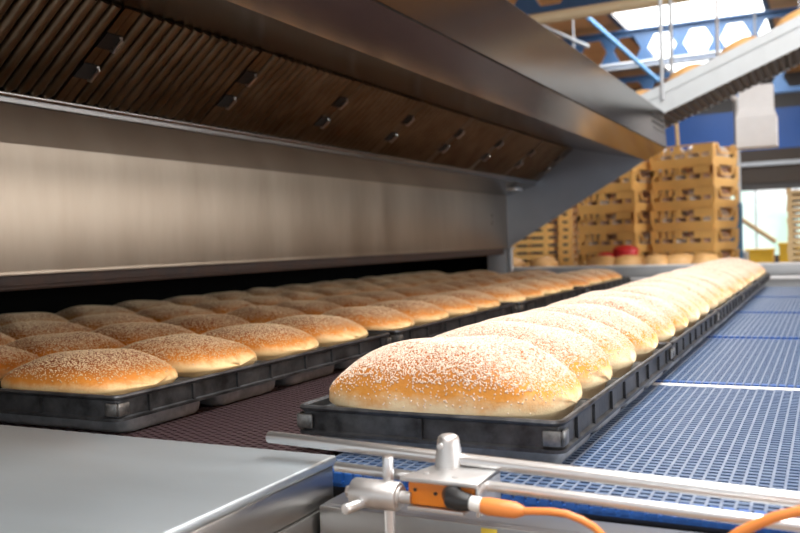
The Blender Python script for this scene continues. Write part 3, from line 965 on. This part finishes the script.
# shallow wooden trays
def make_board(label, w, d, h, group, m):
    t = thing('wooden_tray', label, 'tray', (0, 0, 0), 0, group)
    q = MB(); q.box(-w, w, -d, d, 0, .03); q.build('base', m, t)
    q = MB()
    q.box(-w, w, -d, -d + .05, .03, h * .62); q.box(-w, w, d - .05, d, .03, h * .62)
    q.box(-w, -w + .05, -d, d, .03, h * .62); q.box(w - .05, w, -d, d, .03, h * .62)
    for sx in (-1, 1):
        for sy in (-1, 1):
            q.box(min(sx * w, sx * (w - .14)), max(sx * w, sx * (w - .14)), min(sy * d, sy * (d - .14)), max(sy * d, sy * (d - .14)), h * .6, h - .004)
    q.build('rim', m, t)
    return t


def board_stack(x, y, n, w, d, h, desc, group):
    first = None
    for k in range(n):
        z = TT + .005 + k * h
        lab = 'pale wooden tray %s, %s from bottom' % (desc, ORD[k])
        if first is None:
            first = make_board(lab, w, d, h, group, M['crate'] if h > .2 else M['board']); first.location = W((x, y, z))
        else:
            dup(first, (x + random.uniform(-.02, .02), y, z), lab)


board_stack(-9.0, 28.9, 9, .62, .9, .255, 'in leftmost stack beside oven jamb', 'wooden trays beside the oven jamb')
board_stack(-7.93, 29.6, 11, .24, 1.0, .255, 'in narrow stack beside the crates', 'wooden trays beside the crates')
board_stack(.10, 29.0, 14, 1.2, .95, .175, 'in the stack at the right edge', 'wooden trays at the right edge')

# red tubs
t = thing('red_tub', 'taller round red plastic tub in front of the middle crate stack', 'tub', (-5.62, 27.05, TT))
q = MB(); q.lathe((0, 0, 0), [(.32, 0), (.37, .6), (.38, .72)], n=24); q.build('bucket', M['red'], t, smooth=True)
q = MB(); q.lathe((0, 0, .72), [(.40, 0), (.40, .07), (.30, .16), (.12, .20), (.001, .2)], n=24); q.build('lid', M['red'], t, smooth=True)
t = thing('red_tub', 'shorter red plastic tub left of the taller red one', 'tub', (-6.20, 26.95, TT))
q = MB(); q.lathe((0, 0, 0), [(.20, 0), (.24, .52), (.25, .60)], n=24); q.build('bucket', M['red'], t, smooth=True)
q = MB(); q.lathe((0, 0, .60), [(.26, 0), (.26, .06), (.12, .13), (.001, .13)], n=24); q.build('lid', M['red'], t, smooth=True)

# wooden broom handle behind the tall stack, post, hanging white box
q = MB(); q.cyl((-4.55, 30.3, 4.6), (-4.15, 30.3, FLOOR), .06, n=12)
tag(q.build('broom_handle', M['board'], None, smooth=True), 'slanting wooden stick standing behind the tall crate stack', 'stick')
t = thing('pipe_post', 'thin grey upright pipe right of the tall crate stack', 'post', (-3.03, 35, FLOOR))
q = MB(); q.cyl((0, 0, 0), (0, 0, 5.0 - FLOOR), .10, n=14); q.build('pole', M['grey_paint'], t, smooth=True)
q = MB(); q.cyl((0, 0, 5.0 - FLOOR), (-.62, 0, 5.75 - FLOOR), .11, n=14); q.cyl((-.62, 0, 5.75 - FLOOR), (-.62, 0, CEIL - FLOOR), .06, n=10); q.build('diagonal_arm', M['white_paint'], t, smooth=True)
t = thing('hanging_duct_box', 'white box shaped air outlet with narrower neck hanging near the blue wall', 'air outlet', (-2.0, 30, 2.70))
q = MB(); q.box(-.60, .60, -.4, .4, 0, .95, bev=.02); q.build('box', M['white_paint'], t)
q = MB(); q.hexa([(-.60, -.4, .95), (.60, -.4, .95), (.60, .4, .95), (-.60, .4, .95)], [(-.50, -.33, 1.25), (.50, -.33, 1.25), (.50, .33, 1.25), (-.50, .33, 1.25)])
q.box(-.50, .50, -.33, .33, 1.25, 1.95); q.build('neck', M['white_paint'], t)
q = MB(); q.box(-.03, .03, -.03, .03, 1.95, CEIL - 2.70); q.build('hanger', M['grey_paint'], t)

# inclined conveyor
IY = 23.3
t = thing('inclined_conveyor', 'white sided conveyor climbing to the right above the hood end', 'conveyor', (-.55, IY, 4.45))
sl = (4.44 - 3.15) / (-.54 + 3.77)
xa, xb = -4.6, 3.2


def inc(x, h):
    return (x, sl * x + h)


for yy in (0.0, 2.2):
    q = MB(); q.prism_y([inc(xa, 0), inc(xb, 0), inc(xb, .76), inc(xa, .76)], yy, yy + .06)
    q.prism_y([inc(xa, .50), inc(xb, .50), inc(xb, .56), inc(xa, .56)], yy - .03, yy + .01)
    q.prism_y([inc(xa, .0), inc(xb, .0), inc(xb, .05), inc(xa, .05)], yy - .03, yy + .01)
    for k in range(7):
        x = xa + .5 + k * 1.1
        q.prism_y([inc(x, .10), inc(x + .05, .10), inc(x + .05, .44), inc(x, .44)], yy - .015, yy + .01)
    q.build('side_plate', M['conveyor_white'], t)
q = MB(); q.prism_y([inc(xa, .40), inc(xb, .40), inc(xb, .46), inc(xa, .46)], .06, 2.2); q.build('carrying_belt', M['white_strip'], t)
q = MB(); q.prism_y([inc(xa, .04), inc(xb, .04), inc(xb, .07), inc(xa, .07)], .06, 2.2)
for k in range(44):
    x = xa + .1 + k * .175
    q.prism_y([inc(x, -.02), inc(x + .08, -.02), inc(x + .08, .05), inc(x, .05)], .10, 2.16)
q.build('return_belt', M['rubber'], t)
for x in (-3.25, -3.35, 3.0):
    q = MB(); q.cyl((x, 2.3 if x < -3.3 or x > 0 else -.02, sl * x + .35), (x, 2.3 if x < -3.3 or x > 0 else -.02, CEIL - 4.45), .05, n=10); q.build('hanger_rod', M['grey_paint'], t, smooth=True)
rr = None
for i, x in enumerate((-4.0, -2.65, -1.3, .05, 1.4)):
    lab = 'large round loaf riding the climbing conveyor, %s from its lower end' % ORD[i]
    loc = (-.55 + x, IY + 1.0, 4.45 + sl * x + .47)
    if rr is None:
        rr = tag(bun_mesh(.56, .62, None).build('bread_roll', M['roll'], None, loc, smooth=True), lab, 'bread', 'loaves on the climbing conveyor')
        rr.rotation_euler = (0, -math.atan(sl), 0)
    else:
        o = dup(rr, loc, lab); o.rotation_euler = (0, -math.atan(sl), 0)

# things by the far window
def bin_(x, y, w, h, label, m):
    t = thing('storage_bin', label, 'bin', (x, y, FLOOR), 0, 'yellow bins by the window')
    q = MB(); q.hexa([(-w, -.6, 0), (w, -.6, 0), (w, .6, 0), (-w, .6, 0)], [(-w * 1.08, -.66, h), (w * 1.08, -.66, h), (w * 1.08, .66, h), (-w * 1.08, .66, h)], bev=.03); q.build('body', m, t)
    q = MB(); q.box(-w * 1.14, w * 1.14, -.72, .72, h, h + .14, bev=.02); q.build('lid', m, t)


bin_(-2.85, 43, .55, 3.75, 'yellow bin left of the other one below the far window', M['yellow_bin'])
bin_(-1.35, 43, .62, 4.0, 'yellow bin right of the other one below the far window', M['yellow_bin'])
t = thing('packing_machine', 'grey machine with raised wooden arm in front of the far window', 'machine', (-3.75, 41, FLOOR))
q = MB(); q.box(-.35, .55, -.5, .5, 0, 3.8, bev=.05); q.build('body', M['grey_paint'], t)
q = MB(); q.box(-.10, .25, -.25, .25, 3.8, 5.3, bev=.04); q.build('column', M['grey_paint'], t)
q = MB(); q.cyl((.1, -.3, 5.4), (1.7, -.3, 4.2), .10, n=12); q.build('arm', M['board'], t, smooth=True)
q = MB(); q.box(-.05, .35, -.3, .3, 5.3, 5.9, bev=.05); q.build('head', M['dark_roof'], t)
t = thing('storage_partition', 'blue sheet partition standing behind the tall crate stack', 'partition', (-4.2, 33.5, FLOOR))
q = MB(); q.box(-.8, 1.42, -.05, .05, .3, 5.73); q.build('panel', M['blue_sheet'], t)
for x in (-.75, 1.37):
    q = MB(); q.box(x - .05, x + .05, -.25, .25, 0, .3); q.build('foot', M['grey_paint'], t)

# ------------------------------------------------------------------ light, world, camera
def area(name, loc, size, energy, rot, color=(1, 1, 1)):
    l = bpy.data.lights.new(name, 'AREA'); l.shape = 'RECTANGLE'; l.size = size[0] * S; l.size_y = size[1] * S; l.energy = energy; l.color = color
    o = bpy.data.objects.new(name, l); C.objects.link(o); o.location = W(loc); o.rotation_euler = rot
    return o


area('skylight_daylight', (.7, 6, CEIL + .2), (6.6, 27), 220, (0, 0, 0), (1, .985, .96))
area('far_skylight_daylight', ((SKX0 + SKX1) / 2, 52, CEIL + .2), (7.4, 28), 270, (0, 0, 0), (.95, .98, 1))

w = bpy.data.worlds.new('World'); sc.world = w; w.use_nodes = True
bg = w.node_tree.nodes['Background']; bg.inputs['Color'].default_value = (.90, .95, 1, 1); bg.inputs['Strength'].default_value = .9

cam_d = bpy.data.cameras.new('Camera'); cam = bpy.data.objects.new('Camera', cam_d); C.objects.link(cam)
F_PX, YAW, PITCH, ROLL = 868.339, .459475, -.0259517, -.0319168
fw = Vector((-math.sin(YAW) * math.cos(PITCH), math.cos(YAW) * math.cos(PITCH), math.sin(PITCH)))
rt = Vector((math.cos(YAW), math.sin(YAW), 0)); up = rt.cross(fw)
r2 = rt * math.cos(ROLL) + up * math.sin(ROLL); u2 = -rt * math.sin(ROLL) + up * math.cos(ROLL)
mx = Matrix((r2, u2, -fw)).transposed().to_4x4(); mx.translation = W((0, 0, 0))
cam.matrix_world = mx
cam_d.sensor_width = 36; cam_d.lens = F_PX / 800 * 36
cam_d.clip_start = .02; cam_d.clip_end = 200
cam_d.dof.use_dof = True; cam_d.dof.focus_distance = 5.9 * S; cam_d.dof.aperture_fstop = 4.3
sc.camera = cam
sc.view_settings.view_transform = 'Standard'; sc.view_settings.look = 'None'
sc.view_settings.gamma = 1; sc.view_settings.use_curve_mapping = False
sc.view_settings.exposure = 0.38
